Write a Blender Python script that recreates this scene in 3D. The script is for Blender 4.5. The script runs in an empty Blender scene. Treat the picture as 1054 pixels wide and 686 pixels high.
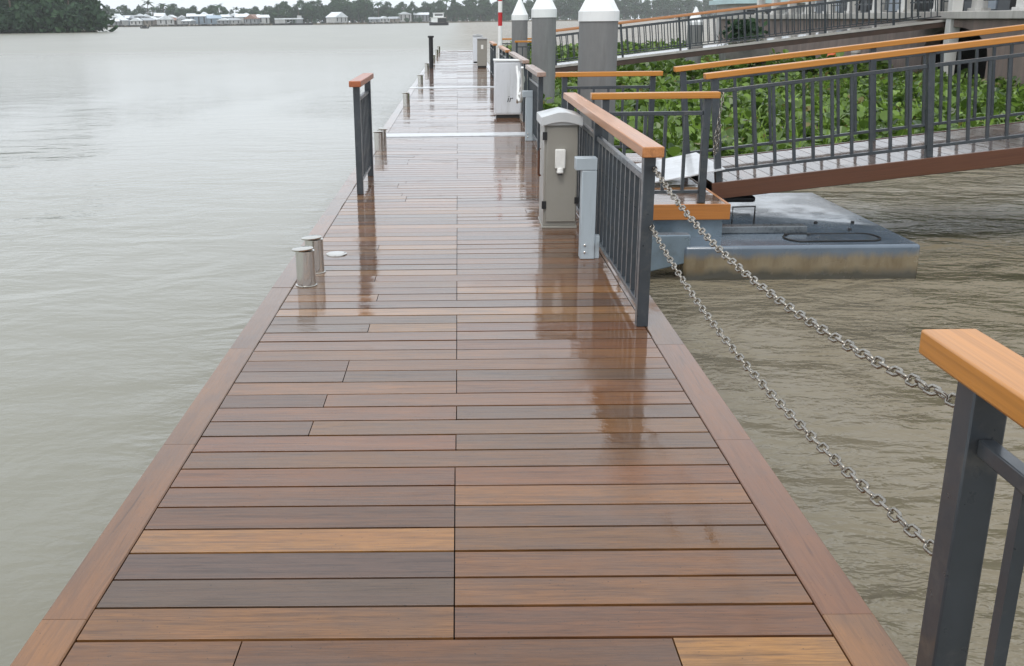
import bpy, math, random
from mathutils import Vector, Matrix
import numpy as np
random.seed(7)
sc = bpy.context.scene
col = sc.collection
R = math.radians
PI = math.pi

# ------------------------------------------------------------------ helpers
class MB:
    """collects faces in thing-local coordinates and links them as one mesh object"""
    def __init__(s):
        s.v = []; s.f = []; s.fa = []; s.fm = []
    def face_data(s, n, a, m):
        s.fa += [a]*n; s.fm += [m]*n
    def add(s, vs, fs, a=(1, 1, 1, 0), m=0):
        o = len(s.v); s.v += [tuple(p) for p in vs]
        s.f += [tuple(i+o for i in f) for f in fs]
        s.face_data(len(fs), a, m)
    def box(s, x0, x1, y0, y1, z0, z1, M=None, a=(1, 1, 1, 0), m=0):
        vs = [Vector(p) for p in ((x0,y0,z0),(x1,y0,z0),(x1,y1,z0),(x0,y1,z0),(x0,y0,z1),(x1,y0,z1),(x1,y1,z1),(x0,y1,z1))]
        if M is not None: vs = [M @ p for p in vs]
        s.add(vs, [(0,3,2,1),(4,5,6,7),(0,1,5,4),(1,2,6,5),(2,3,7,6),(3,0,4,7)], a, m)
    def slope_box(s, x0, x1, y0, y1, z0, z1, k, a=(1,1,1,0), m=0):
        """box sheared so that z rises by k per metre of x"""
        vs = [(x, y, z+k*x) for x, y, z in ((x0,y0,z0),(x1,y0,z0),(x1,y1,z0),(x0,y1,z0),(x0,y0,z1),(x1,y0,z1),(x1,y1,z1),(x0,y1,z1))]
        s.add(vs, [(0,3,2,1),(4,5,6,7),(0,1,5,4),(1,2,6,5),(2,3,7,6),(3,0,4,7)], a, m)
    def prism(s, poly, y0, y1, axis='y', a=(1,1,1,0), m=0):
        """poly in (x,z) extruded along y (axis 'y'), or (y,z) along x (axis 'x'), or (x,y) along z"""
        n = len(poly)
        def p(q, t):
            return (q[0], t, q[1]) if axis == 'y' else ((t, q[0], q[1]) if axis == 'x' else (q[0], q[1], t))
        vs = [p(q, y0) for q in poly]+[p(q, y1) for q in poly]
        fs = [tuple(range(n)), tuple(range(2*n-1, n-1, -1))]
        fs += [(i, i+n, (i+1) % n+n, (i+1) % n) for i in range(n)]
        s.add(vs, fs, a, m)
    def lathe(s, prof, n=24, c=(0, 0, 0), M=None, a=(1,1,1,0), m=0):
        vs = []; fs = []
        for r, z in prof:
            for i in range(n):
                t = 2*PI*i/n
                vs.append(Vector((c[0]+r*math.cos(t), c[1]+r*math.sin(t), c[2]+z)))
        for j in range(len(prof)-1):
            for i in range(n):
                fs.append((j*n+i, j*n+(i+1) % n, (j+1)*n+(i+1) % n, (j+1)*n+i))
        if prof[0][0] > 1e-6: fs.append(tuple(range(n-1, -1, -1)))
        if prof[-1][0] > 1e-6: fs.append(tuple(range((len(prof)-1)*n, len(prof)*n)))
        if M is not None: vs = [M @ p for p in vs]
        s.add(vs, fs, a, m)
    def tube(s, pts, r, n=8, a=(1,1,1,0), m=0):
        pts = [Vector(p) for p in pts]; k = len(pts); vs = []; fs = []
        for i, p in enumerate(pts):
            d = (pts[min(i+1, k-1)]-pts[max(i-1, 0)]).normalized()
            u = d.cross(Vector((0, 0, 1)) if abs(d.z) < .9 else Vector((1, 0, 0))).normalized(); w = d.cross(u)
            rr = r[i] if isinstance(r, (list, tuple)) else r
            for j in range(n):
                t = 2*PI*j/n; vs.append(p+u*rr*math.cos(t)+w*rr*math.sin(t))
        for i in range(k-1):
            for j in range(n):
                fs.append((i*n+j, (i+1)*n+j, (i+1)*n+(j+1) % n, i*n+(j+1) % n))
        fs.append(tuple(range(n))); fs.append(tuple(range(k*n-1, (k-1)*n-1, -1)))
        s.add(vs, fs, a, m)
    def build(s, name, mats, parent=None, loc=None, bevel=0, smooth=35):
        me = bpy.data.meshes.new(name); me.from_pydata(s.v, [], s.f)
        if any(a != (1,1,1,0) for a in s.fa):
            ca = me.attributes.new('tint', 'FLOAT_COLOR', 'FACE')
            ca.data.foreach_set('color', np.array(s.fa, dtype=np.float32).ravel())
        if not isinstance(mats, (list, tuple)): mats = [mats]
        for mt in mats: me.materials.append(mt)
        if len(mats) > 1: me.polygons.foreach_set('material_index', s.fm)
        me.update()
        if smooth:
            me.polygons.foreach_set('use_smooth', [True]*len(me.polygons))
            me.set_sharp_from_angle(angle=R(smooth))
        o = bpy.data.objects.new(name, me); col.objects.link(o)
        if parent: o.parent = parent
        if loc: o.location = loc
        if bevel:
            b = o.modifiers.new('soft_edges', 'BEVEL'); b.width = bevel; b.segments = 2; b.limit_method = 'ANGLE'; b.angle_limit = R(40)
        return o

def tag(o, label=None, cat=None, group=None, kind=None):
    if label: o['label'] = label
    if cat: o['category'] = cat
    if group: o['group'] = group
    if kind: o['kind'] = kind
    return o
def empty(name, loc, rz=0, label=None, cat=None, group=None):
    o = bpy.data.objects.new(name, None); col.objects.link(o); o.empty_display_size = .2
    o.location = loc; o.rotation_euler = (0, 0, rz)
    return tag(o, label, cat, group)
def copy_tree(o, parent=None):
    c = o.copy(); col.objects.link(c)
    if parent: c.parent = parent
    for ch in list(o.children): copy_tree(ch, c)
    return c

# ------------------------------------------------------------------ materials
def N(nt, t, **kw):
    n = nt.nodes.new(t)
    for k, v in kw.items(): setattr(n, k, v)
    return n
def base_mat(name):
    m = bpy.data.materials.new(name); m.use_nodes = True
    nt = m.node_tree; b = nt.nodes['Principled BSDF']
    return m, nt, b
def ramp(nt, fac, stops):
    r = N(nt, 'ShaderNodeValToRGB'); e = r.color_ramp.elements
    while len(e) < len(stops): e.new(.5)
    for i, (p, c) in enumerate(stops):
        e[i].position = p; e[i].color = (*c, 1) if len(c) == 3 else c
    nt.links.new(fac, r.inputs[0]); return r.outputs[0]
def noise(nt, vec, scale, detail=4, rough=.55, dist=0):
    n = N(nt, 'ShaderNodeTexNoise'); n.inputs['Scale'].default_value = scale; n.inputs['Detail'].default_value = detail
    n.inputs['Roughness'].default_value = rough; n.inputs['Distortion'].default_value = dist
    if vec is not None: nt.links.new(vec, n.inputs['Vector'])
    return n.outputs['Fac']
def mapping(nt, vec, scale=(1,1,1), loc=(0,0,0)):
    mp = N(nt, 'ShaderNodeMapping'); mp.inputs['Scale'].default_value = scale; mp.inputs['Location'].default_value = loc
    nt.links.new(vec, mp.inputs['Vector']); return mp.outputs[0]
def mix(nt, f, a, b, mode='MIX'):
    m = N(nt, 'ShaderNodeMix', data_type='RGBA', blend_type=mode)
    for sock, v in ((m.inputs[0], f), (m.inputs[6], a), (m.inputs[7], b)):
        if hasattr(v, 'is_output'): nt.links.new(v, sock)
        elif isinstance(v, (int, float)): sock.default_value = v
        else: sock.default_value = (*v, 1) if len(v) == 3 else v
    return m.outputs[2]
def math_(nt, op, a, b=None, c=None):
    m = N(nt, 'ShaderNodeMath', operation=op)
    for i, v in enumerate((a, b, c)):
        if v is None: continue
        if hasattr(v, 'is_output'): nt.links.new(v, m.inputs[i])
        else: m.inputs[i].default_value = v
    return m.outputs[0]
def maprange(nt, v, a, b, c, d):
    m = N(nt, 'ShaderNodeMapRange'); nt.links.new(v, m.inputs[0])
    for i, q in enumerate((a, b, c, d)): m.inputs[i+1].default_value = q
    return m.outputs[0]
def bump(nt, b, h, strength, dist=.01):
    n = N(nt, 'ShaderNodeBump'); n.inputs['Strength'].default_value = strength; n.inputs['Distance'].default_value = dist
    nt.links.new(h, n.inputs['Height']); nt.links.new(n.outputs[0], b.inputs['Normal']); return n
def plain(name, c, rough=.5, metal=0, var=.15, scale=6, bmp=0, coat=0, streak=False, dirt=None, obj=True):
    """a colour with a slow variation, grime, and optional fine bump"""
    m, nt, b = base_mat(name)
    tc = N(nt, 'ShaderNodeTexCoord').outputs['Object']
    v = mapping(nt, tc, (1, 1, .12)) if streak else tc
    n = noise(nt, v, scale, 6, .6)
    lo = tuple(x*(1-var) for x in c); hi = tuple(min(1, x*(1+var)) for x in c)
    colr = ramp(nt, n, [(.3, lo), (.7, hi)])
    if dirt:
        dn = noise(nt, v, scale*2.3, 8, .65)
        f = maprange(nt, dn, .52, .72, 0, .7)
        colr = mix(nt, f, colr, dirt)
    nt.links.new(colr, b.inputs['Base Color'])
    b.inputs['Metallic'].default_value = metal
    n2 = noise(nt, tc, scale*4, 3)
    nt.links.new(maprange(nt, n2, .3, .7, max(.02, rough-.1), rough+.1), b.inputs['Roughness'])
    if bmp: bump(nt, b, noise(nt, tc, scale*12, 5), bmp, .004)
    if coat:
        b.inputs['Coat Weight'].default_value = coat; b.inputs['Coat Roughness'].default_value = .12
    return m

def deck_material(name, stretch, gr=1.):
    m, nt, b = base_mat(name)
    tc = N(nt, 'ShaderNodeTexCoord').outputs['Object']
    at = N(nt, 'ShaderNodeAttribute', attribute_name='tint')
    off = N(nt, 'ShaderNodeVectorMath', operation='ADD'); nt.links.new(tc, off.inputs[0])
    cmb = N(nt, 'ShaderNodeCombineXYZ')
    a10 = math_(nt, 'MULTIPLY', at.outputs['Alpha'], 37.)
    nt.links.new(a10, cmb.inputs[0]); nt.links.new(a10, cmb.inputs[1]); nt.links.new(a10, cmb.inputs[2])
    nt.links.new(cmb.outputs[0], off.inputs[1]); p = off.outputs[0]
    st = mapping(nt, p, stretch)
    grain = noise(nt, st, 2.2, 4, .55, .8)
    fine = noise(nt, mapping(nt, p, tuple(q*2.2 for q in stretch)), 5., 3, .6)
    blotch = noise(nt, p, 3.2, 5, .6, .4)
    c1 = mix(nt, gr, at.outputs['Color'], ramp(nt, grain, [(.28, (.58,.55,.53)), (.5, (.98,.98,.98)), (.75, (1.2,1.17,1.12))]), 'MULTIPLY')
    c2 = mix(nt, .8*gr, c1, ramp(nt, fine, [(.32, (.60,.57,.55)), (.58, (1.1,1.1,1.1))]), 'MULTIPLY')
    # weathered greyish-violet patches
    c3 = mix(nt, maprange(nt, blotch, .45, .72, 0, .6), c2, mix(nt, .5, c2, (.11, .078, .062)))
    lng = noise(nt, mapping(nt, p, tuple(max(.9, q/5.) for q in stretch)), 1.25, 3, .55, .8)
    c3 = mix(nt, maprange(nt, lng,   .48, .68, 0, .5), c3, mix(nt, 1., (.105, .062, .043), ramp(nt, fine, [(.3, (.75,.74,.73)), (.6, (1.05,1.05,1.05))]), 'MULTIPLY'))
    c3 = mix(nt, maprange(nt, lng, .44, .30, 0, .35), c3, (.21, .085, .030))
    dark = noise(nt, st, 1.1, 3, .5, 1.5)
    c4 = mix(nt, maprange(nt, dark, .62, .78, 0, .55), c3, (.035, .017, .009))
    spk = noise(nt, tc, 75, 2, .6)
    c4 = mix(nt, maprange(nt, spk, .68, .74, 0, .7), c4, (.03, .02, .013))
    nt.links.new(c4, b.inputs['Base Color'])
    nt.links.new(maprange(nt, fine, .3, .7, .38, .6), b.inputs['Roughness'])
    b.inputs['Specular IOR Level'].default_value = .12
    # the film of rain water
    wpatch = noise(nt, tc, 1.3, 5, .62, .5)
    b.inputs['Coat Weight'].default_value = 1.
    b.inputs['Coat IOR'].default_value = 1.40
    gy = N(nt, 'ShaderNodeSeparateXYZ'); nt.links.new(N(nt, 'ShaderNodeNewGeometry').outputs['Position'], gy.inputs[0])
    dry = math_(nt, 'ADD', wpatch, maprange(nt, gy.outputs[1], 2.6, 5.2, .16, -.06))
    nt.links.new(maprange(nt, dry, .50, .58, .025, .20), b.inputs['Coat Roughness'])
    # bump under the film, and a much weaker one on the film
    h = math_(nt, 'ADD', math_(nt, 'MULTIPLY', fine, .6), grain)
    bump(nt, b, h, .28, .004)
    bn = N(nt, 'ShaderNodeBump'); bn.inputs['Strength'].default_value = .16; bn.inputs['Distance'].default_value = .006
    fh = noise(nt, mapping(nt, p, (1.2, 3, 3) if stretch[0] < stretch[1] else (3, 1.2, 3)), 5, 4, .6)
    drops = noise(nt, tc, 42, 3, .6)
    nt.links.new(math_(nt, 'ADD', fh, math_(nt, 'MULTIPLY', drops, .22)), bn.inputs['Height'])
    nt.links.new(bn.outputs[0], b.inputs['Coat Normal'])
    return m

def rail_wood(name, c, axis):
    m, nt, b = base_mat(name)
    tc = N(nt, 'ShaderNodeTexCoord').outputs['Object']
    s = [26, 26, 26]; s[axis] = .5
    g = noise(nt, mapping(nt, tc, tuple(s)), 1.6, 3, .5, 1.2)
    f = noise(nt, mapping(nt, tc, tuple(q*3 for q in s)), 1.8, 2, .5)
    kn = noise(nt, mapping(nt, tc, tuple(q/5 for q in s)), 2.6, 2, .5, 1.)
    c1 = ramp(nt, g, [(.25, tuple(x*.86 for x in c)), (.5, c), (.78, tuple(min(1, x*1.10) for x in c))])
    c2 = mix(nt, .5, c1, ramp(nt, f, [(.3, (.75,.72,.7)), (.6, (1.08,1.08,1.08))]), 'MULTIPLY')
    c3 = mix(nt, maprange(nt, kn, .62, .74, 0, .7), c2, tuple(x*.4 for x in c))
    nt.links.new(c3, b.inputs['Base Color'])
    b.inputs['Roughness'].default_value = .42
    b.inputs['Coat Weight'].default_value = .45; b.inputs['Specular IOR Level'].default_value = .25
    nt.links.new(maprange(nt, noise(nt, mapping(nt, tc, (1, 9, 9)), 1.5, 3), .3, .7, .12, .3), b.inputs['Coat Roughness'])
    bump(nt, b, math_(nt, 'ADD', g, f), .15, .003)
    return m

M_deck = deck_material('wet_decking', (1.3, 26, 26))
M_edge = deck_material('wet_edge_boards', (26, 1.3, 26), .45)
M_rail_red = rail_wood('reddish_rail_wood', (.46, .195, .07), 0)
M_rail_or = rail_wood('orange_rail_wood', (.52, .215, .038), 0)
M_rail_dk = rail_wood('faded_red_rail_wood', (.38, .115, .045), 0)
M_rail_br = rail_wood('bleached_rail_wood', (.36, .25, .20), 0)
M_fascia = rail_wood('fascia_wood', (.42, .16, .035), 0)
M_fascia_dk = rail_wood('gangway_fascia_wood', (.105, .040, .019), 0)
M_slate = plain('slate_painted_steel', (.034, .042, .050), .36, 0, .22, 5, .05, .35, dirt=(.09,.09,.085))
M_black = plain('black_rubber', (.015, .015, .016), .5, 0, .2, 8)
M_alu = plain('aluminium_plate', (.62, .63, .64), .42, .25, .12, 5, .05, .4, dirt=(.42,.41,.39))
M_steel, _n, _b = base_mat('brushed_stainless')
_b.inputs['Base Color'].default_value = (.62, .60, .56, 1); _b.inputs['Metallic'].default_value = 1; _b.inputs['Roughness'].default_value = .2; _b.inputs['Anisotropic'].default_value = .5
M_chain = plain('galvanised_chain', (.33, .305, .265), .24, 1., .2, 40, 0, dirt=(.14,.10,.07))
M_cab_beige = plain('beige_grey_enclosure', (.285, .27, .235), .36, 0, .05, 2, .02, .25, dirt=(.255,.24,.205))
M_cab_lid = plain('pale_grey_enclosure_lid', (.52, .53, .53), .4, 0, .08, 4, .02, .3, dirt=(.38,.38,.37))
M_white = plain('white_enclosure', (.66, .68, .71), .35, 0, .06, 3, .02, .3, streak=True, dirt=(.52,.53,.53))
M_plastic = plain('white_plastic', (.78, .77, .73), .35, 0, .05, 20)
M_grey_post = plain('pale_blue_grey_steel', (.42, .48, .52), .4, 0, .08, 7, .02, .3, streak=True, dirt=(.33,.37,.39))
M_hose = plain('white_hose', (.7, .7, .68), .5, 0, .08, 8)
M_pile = plain('concrete_pile', (.20, .203, .20), .75, 0, .2, 3, .25, 0, streak=True, dirt=(.13,.13,.125))
M_cap = plain('white_pile_cap', (.80, .82, .81), .45, 0, .05, 3, .03, 0, streak=True, dirt=(.62,.63,.61))
M_pont = plain('pontoon_blue_grey_steel', (.10, .135, .175), .2, .15, .2, 2.2, .08, 1., dirt=(.16,.18,.185))
M_rust = plain('pontoon_waterline_slime', (.23, .17, .09), .5, 0, .3, 3, .12, .5, dirt=(.12,.075,.035))
M_brown = plain('dark_brown_beam', (.06, .036, .026), .55, 0, .3, 3, .1)
M_frame = plain('blue_grey_frame_steel', (.15, .20, .24), .35, .2, .2, 4, .03, .5, dirt=(.1,.12,.13))
M_red = plain('red_band_paint', (.50, .02, .025), .45, 0, .12, 6)
M_wband = plain('white_band_paint', (.80, .80, .78), .45, 0, .06, 6)
M_orange = plain('orange_float_plastic', (.75, .14, .045), .45, 0, .15, 8)
M_dark = plain('dark_opening', (.025, .025, .027), .6)
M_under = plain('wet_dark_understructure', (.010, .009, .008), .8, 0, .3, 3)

def hull_mat():
    """steel pontoon, ochre slime towards the waterline"""
    m, nt, b = base_mat('pontoon_hull')
    tc = N(nt, 'ShaderNodeTexCoord').outputs['Object']
    sx = N(nt, 'ShaderNodeSeparateXYZ'); nt.links.new(tc, sx.inputs[0])
    n = noise(nt, mapping(nt, tc, (1, 1, .3)), 5, 6, .65)
    st = ramp(nt, noise(nt, tc, 2.4, 6, .6), [(.3, (.09,.12,.155)), (.7, (.12,.155,.195))])
    z = math_(nt, 'ADD', sx.outputs[2], math_(nt, 'MULTIPLY', n, -.16))
    f = maprange(nt, z, -.135, -.20, 0, 1)
    sl = ramp(nt, n, [(.3, (.10,.065,.028)), (.55, (.21,.165,.10)), (.75, (.25,.205,.135))])
    c = mix(nt, f, st, sl)
    f2 = maprange(nt, z, -.27, -.34, 0, 1)
    c = mix(nt, f2, c, (.06, .055, .04))
    nt.links.new(c, b.inputs['Base Color'])
    wet = noise(nt, tc, 3, 4)
    nt.links.new(maprange(nt, wet, .38, .62, .12, .3), b.inputs['Roughness'])
    b.inputs['Coat Weight'].default_value = .8; nt.links.new(maprange(nt, wet, .4, .6, .04, .16), b.inputs['Coat Roughness'])
    bump(nt, b, noise(nt, tc, 14, 5), .12, .01)
    return m
M_hull = hull_mat()

def water_mat():
    m, nt, b = base_mat('turbid_river_water')
    geo = N(nt, 'ShaderNodeNewGeometry').outputs['Position']
    sx = N(nt, 'ShaderNodeSeparateXYZ'); nt.links.new(geo, sx.inputs[0])
    big = noise(nt, mapping(nt, geo, (.10, .05, .1)), 1., 4, .55, .5)
    c = ramp(nt, big, [(.3, (.205,.197,.152)), (.7, (.243,.234,.186))])
    side = maprange(nt, sx.outputs[0], -2, 2.5, 0, 1)
    c = mix(nt, side, c, mix(nt, 1, c, (.92,.80,.69), 'MULTIPLY'))
    nt.links.new(c, b.inputs['Base Color'])
    b.inputs['IOR'].default_value = 1.33; nt.links.new(maprange(nt, sx.outputs[1], 8, 90, .08, .30), b.inputs['Roughness'])
    w1 = noise(nt, mapping(nt, geo, (.8, 1.2, 1)), 1.25, 3, .5, 1.0)
    w2 = noise(nt, mapping(nt, geo, (.45, .8, 1), (5, 3, 0)), 1.0, 2, .5, .8)
    w3 = noise(nt, mapping(nt, geo, (1, 1.7, 1)), 7., 3, .55, .3)
    h = math_(nt, 'ADD', math_(nt, 'MULTIPLY', w1, .55), math_(nt, 'ADD', w2, math_(nt, 'MULTIPLY', w3, .15)))
    calm = noise(nt, mapping(nt, geo, (.16, .07, 1)), 1., 3, .5, .5)
    left = math_(nt, 'MULTIPLY', maprange(nt, calm, .35, .65, .2, 1.), .08)
    amp = math_(nt, 'ADD', left, math_(nt, 'MULTIPLY', side, maprange(nt, noise(nt, mapping(nt, geo, (.5, .35, 1), (9, 1, 0)), 1., 3, .5, .6), .35, .62, .22, .85)))
    bn = N(nt, 'ShaderNodeBump'); bn.inputs['Distance'].default_value = .8
    nt.links.new(amp, bn.inputs['Strength']); nt.links.new(h, bn.inputs['Height']); nt.links.new(bn.outputs[0], b.inputs['Normal'])
    return m
M_water = water_mat()

def leaf_mat(name, dark, light, gloss=.35, trans=.25, spec=.5):
    m, nt, b = base_mat(name)
    at = N(nt, 'ShaderNodeAttribute', attribute_name='tint')
    sx = N(nt, 'ShaderNodeSeparateColor'); nt.links.new(at.outputs['Color'], sx.inputs[0])
    c = ramp(nt, sx.outputs[0], [(0, dark), (.55, tuple((d+l)/2 for d, l in zip(dark, light))), (.93, light), (1, (.20, .17, .05))])
    nt.links.new(c, b.inputs['Base Color']); b.inputs['Roughness'].default_value = gloss; b.inputs['Specular IOR Level'].default_value = spec
    if trans:
        tr = N(nt, 'ShaderNodeBsdfTranslucent'); nt.links.new(c, tr.inputs[0])
        ms = N(nt, 'ShaderNodeMixShader'); ms.inputs[0].default_value = trans
        nt.links.new(b.outputs[0], ms.inputs[1]); nt.links.new(tr.outputs[0], ms.inputs[2])
        nt.links.new(ms.outputs[0], nt.nodes['Material Output'].inputs[0])
    return m
M_hyac = leaf_mat('hyacinth_leaf', (.016, .045, .007), (.27, .42, .065), .30, .35)
M_mat = plain('hyacinth_mat', (.022, .032, .012), .7, 0, .4, 5, .3)
M_tree = leaf_mat('tree_leaf', (.018, .048, .026), (.08, .145, .065), .7, .12, .15)
M_tree2 = leaf_mat('dark_tree_leaf', (.008, .024, .014), (.065, .12, .055), .7, .12, .15)
M_bark = plain('bark', (.12, .09, .065), .8, 0, .25, 4, .2)
M_soil = plain('muddy_bank_soil', (.15, .12, .075), .85, 0, .3, .4, .2)
M_pink = plain('weathered_pink_masonry', (.185, .14, .12), .8, 0, .3, 1.4, .3, 0, streak=True, dirt=(.13,.115,.10))
M_conc = plain('pale_concrete', (.42, .40, .37), .75, 0, .15, 1.5, .2, 0, streak=True, dirt=(.24,.22,.19))
M_wcol = plain('white_column_paint', (.66, .65, .62), .6, 0, .08, 2, .05, 0, streak=True, dirt=(.42,.38,.32))
M_bpanel = plain('pale_blue_panel', (.55, .62, .70), .45, 0, .1, 2)
M_teal = plain('pale_teal_sheet', (.42, .56, .58), .5, 0, .1, 2)
M_walls = [plain('house_wall_%s' % n, c, .75, 0, .15, .5) for n, c in (('grey', (.22,.23,.24)), ('white', (.42,.42,.41)), ('tan', (.22,.19,.16)), ('blue', (.20,.25,.30)))]
M_roofs = [plain('roof_%s' % n, c, .6, 0, .18, .5) for n, c in (('pale', (.70,.73,.75)), ('grey', (.36,.38,.40)), ('blue', (.36,.44,.52)), ('rust', (.26,.15,.11)))]
M_hull_dk = plain('dark_boat_hull', (.035, .035, .04), .5, 0, .2, 1)

# ------------------------------------------------------------------ setting
m = MB(); m.add([(-1500,-300,0),(1500,-300,0),(1500,1700,0),(-1500,1700,0)], [(0,1,2,3)])
tag(m.build('river', M_water, loc=(0,0,-.6), smooth=0), 'murky brown river, pale and calm where it reflects the overcast sky', None, None, 'structure')

# ------------------------------------------------------------------ floating dock
HL, HR = -1.055, 1.0           # inner edges of the planking
OL, OR = -1.19, 1.15           # outer edges
Y0, Y1 = -.55, 56.
dock = empty('floating_dock', (0, 0, 0), 0, 'long wet brown plank dock running out along the river', 'dock')
TONES = [(.150,.064,.027), (.118,.056,.030), (.086,.050,.036), (.175,.080,.031), (.130,.054,.024), (.27,.125,.042), (.080,.047,.035), (.155,.062,.027), (.215,.096,.034)]
def rnd_tone(k=None):
    c = TONES[k] if k is not None else random.choice(TONES)
    if k is None: c = tuple(.6*q+.4*a for q, a in zip(c, (.140, .063, .030)))
    j = random.uniform(.88, 1.12); return (c[0]*j*1.10, c[1]*j*1.12*random.uniform(.95,1.05), c[2]*j*.95*random.uniform(.92,1.08), random.random())
def board_x(mb, x0, x1, y0, y1, tone, z=0, th=.03):
    """plank lying across the dock, chamfered edges, slightly tipped"""
    c = .0004; t = random.uniform(-.0011, .0011); dz = z+random.uniform(-.0007, .0007)
    pr = [(y0, -th), (y0, -c), (y0+c, 0), (y0+(y1-y0)*.5, -.0004), (y1-c, 0), (y1, -c), (y1, -th)]
    n = len(pr); w = (y1-y0)/2; ym = (y0+y1)/2
    vs = [(x, y, zz+dz+t*(y-ym)/w) for x in (x0, x1) for y, zz in pr]
    fs = [tuple(range(n-1, -1, -1)), tuple(range(n, 2*n))]+[(i, (i+1) % n, (i+1) % n+n, i+n) for i in range(n)]
    mb.add(vs, fs, tone)
PLATES = [14.77, 25.5, 39.2]
mb = MB(); pitch = .1555; gap = .011
k0 = int((Y0-2.347)/pitch)
k = k0
special = {-1: [-.60, .565], 0: [-.025], 1: [-.025], 2: [-.025], 3: [-.025], 4: [-.025], 5: [-.025], 6: [-.025], 7: [], 8: [-.022], 9: [-.62], 10: [-.02], 11: [-.60], 12: [-.02], 13: [-.55, -.02]}
stones = {(-1,0): 0, (-1,1): 4, (-1,2): 5, (0,0): 3, (0,1): 4, (1,0): 2, (1,1): 0, (2,0): 6, (2,1): 7, (3,0): 5, (3,1): 0, (4,0): 1, (4,1): 1, (5,0): 4, (5,1): 8, (6,0): 7, (6,1): 0, (7,0): 0, (8,0): 7, (8,1): 1}
while 2.347+k*pitch < Y1-.05:
    ya = 2.347+k*pitch; yb = ya+pitch-gap
    if not any(abs((ya+yb)/2-p) < .26 for p in PLATES):
        if k in special: js = special[k]
        else:
            r = random.random()
            js = [-.02] if r < .55 else ([] if r < .68 else ([random.choice((-.62,-.55,.5,.58))] if r < .84 else [random.choice((-.6,-.5)), -.02]))
        xs = [HL+.002]+js+[HR-.002]
        for i in range(len(xs)-1):
            board_x(mb, xs[i]+(.002 if i else 0), xs[i+1]-(.002 if i < len(xs)-2 else 0), ya, yb, rnd_tone(stones.get((k, i))))
    k += 1
mb.build('decking', M_deck, dock, smooth=0)
for x0, x1, nm in ((OL, HL-.005, 'l'), (HR+.005, OR, 'r')):
    mb = MB(); y = 2.445-1.22*3
    while y < Y1:
        t = rnd_tone(random.choice((0, 7, 1, 7))); t = (t[0]*1.10, t[1]*1.22, t[2]*1.38, t[3])
        if abs(y-1.225) < .1: t = (.25, .115, .042, .3)
        y2 = min(y+1.217, Y1); c = .004; dz = random.uniform(-.001, .001)
        pr = [(x0, -.034), (x0, -c), (x0+c, 0), (x1-c, 0), (x1, -c), (x1, -.034)]; n = 6
        vs = [(x, yy, z+dz) for yy in (y, y2) for x, z in pr]
        fs = [tuple(range(n)), tuple(range(2*n-1, n-1, -1))]+[(i, i+n, (i+1) % n+n, (i+1) % n) for i in range(n)]
        mb.add(vs, fs, t); y += 1.22
    mb.build('edge_board', M_edge, dock, smooth=0)
for x0, x1 in ((OL+.006, OL+.04), (OR-.04, OR-.006)):
    mb = MB(); mb.box(x0, x1, Y0, Y1, -.27, -.0355); mb.build('side_skirt', M_fascia_dk, dock)
mb = MB(); mb.box(OL+.05, OR-.05, Y0, Y1, -.12, -.045); mb.build('joist_frame', M_under, dock)
for a, b_ in ((Y0, 7.), (7.6, 14.4), (15.2, 25.), (26., 38.8), (39.6, 55.8)):
    mb = MB(); mb.box(-1.08, 1.04, a, b_, -.85, -.125); mb.build('float', M_hull, dock, bevel=.03)
for p in PLATES:
    mb = MB(); mb.box(OL-.01, OR-.02, p-.21, p+.21, -.03, .010); mb.build('joint_plate', M_alu, dock, bevel=.004)
mb = MB(); mb.box(OL, OR, Y1, Y1+.35, -.2, .004); mb.build('end_plate', M_alu, dock, bevel=.004)

# ------------------------------------------------------------------ railings
def railing(name, label, loc, rz, length, wood, group=None, h=.975, posts=None, slope=0, over=.12, spacing=.185, step=1.95, post_w=.062, rail_w=.112, bottom=.085, first=None, cat='railing', zoff=0):
    """local +x along the railing; post foot at z = 0 (+ slope*x)"""
    root = empty(name, loc, rz, label, cat, group)
    if posts is None:
        n = max(1, round(length/step)); posts = [i*length/n for i in range(n+1)]
    hw = post_w/2
    mb = MB(); mb.slope_box(-over, length+over, -rail_w/2, rail_w/2, h-.055, h, slope)
    mb.build('handrail', wood, root, bevel=.006)
    pm = MB(); pm.box(-hw, hw, -hw, hw, zoff, h-.056)
    p0 = None
    for x in posts:
        if p0 is None: p0 = pm.build('post', M_slate, root, bevel=.004); o = p0
        else: o = p0.copy(); col.objects.link(o); o.parent = root
        o.location = (x, 0, slope*x)
    tr = MB(); br = MB(); bal = MB(); xs = []
    zt = h-.20; zb = bottom
    for a, b_ in zip(posts[:-1], posts[1:]):
        tr.slope_box(a+hw+.001, b_-hw-.001, -.016, .016, zt, zt+.035, slope)
        br.slope_box(a+hw+.001, b_-hw-.001, -.016, .016, zb, zb+.03, slope)
        nb = max(1, round((b_-a)/spacing))
        xs += [a+(b_-a)*i/nb for i in range(1, nb)]
    tr.build('top_rail', M_slate, root, bevel=.003); br.build('bottom_rail', M_slate, root, bevel=.003)
    bal.slope_box(-.014, .014, -.0125, .0125, zb+.031, zt-.001, slope)
    b0 = None
    for x in xs:
        if b0 is None: b0 = bal.build('baluster', M_slate, root); o = b0
        else: o = b0.copy(); col.objects.link(o); o.parent = root
        o.location = (x, 0, slope*x)
    return root
RX = .985
G = 'railings along the dock edge'
railing('railing', 'orange-topped railing at the near end of the chains, closest to the viewer', (RX+.048, 1.86, 0), -PI/2, 1.9, M_rail_or, G, h=.965, over=.17, rail_w=.118, post_w=.072)
railing('railing', 'reddish-brown topped railing beside the beige cabinet, far chain ends hooked on its post', (RX, 5.22, 0), PI/2, 3.75, M_rail_red, G, over=.11, posts=[0, 1.95, 3.75], spacing=.16)
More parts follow.
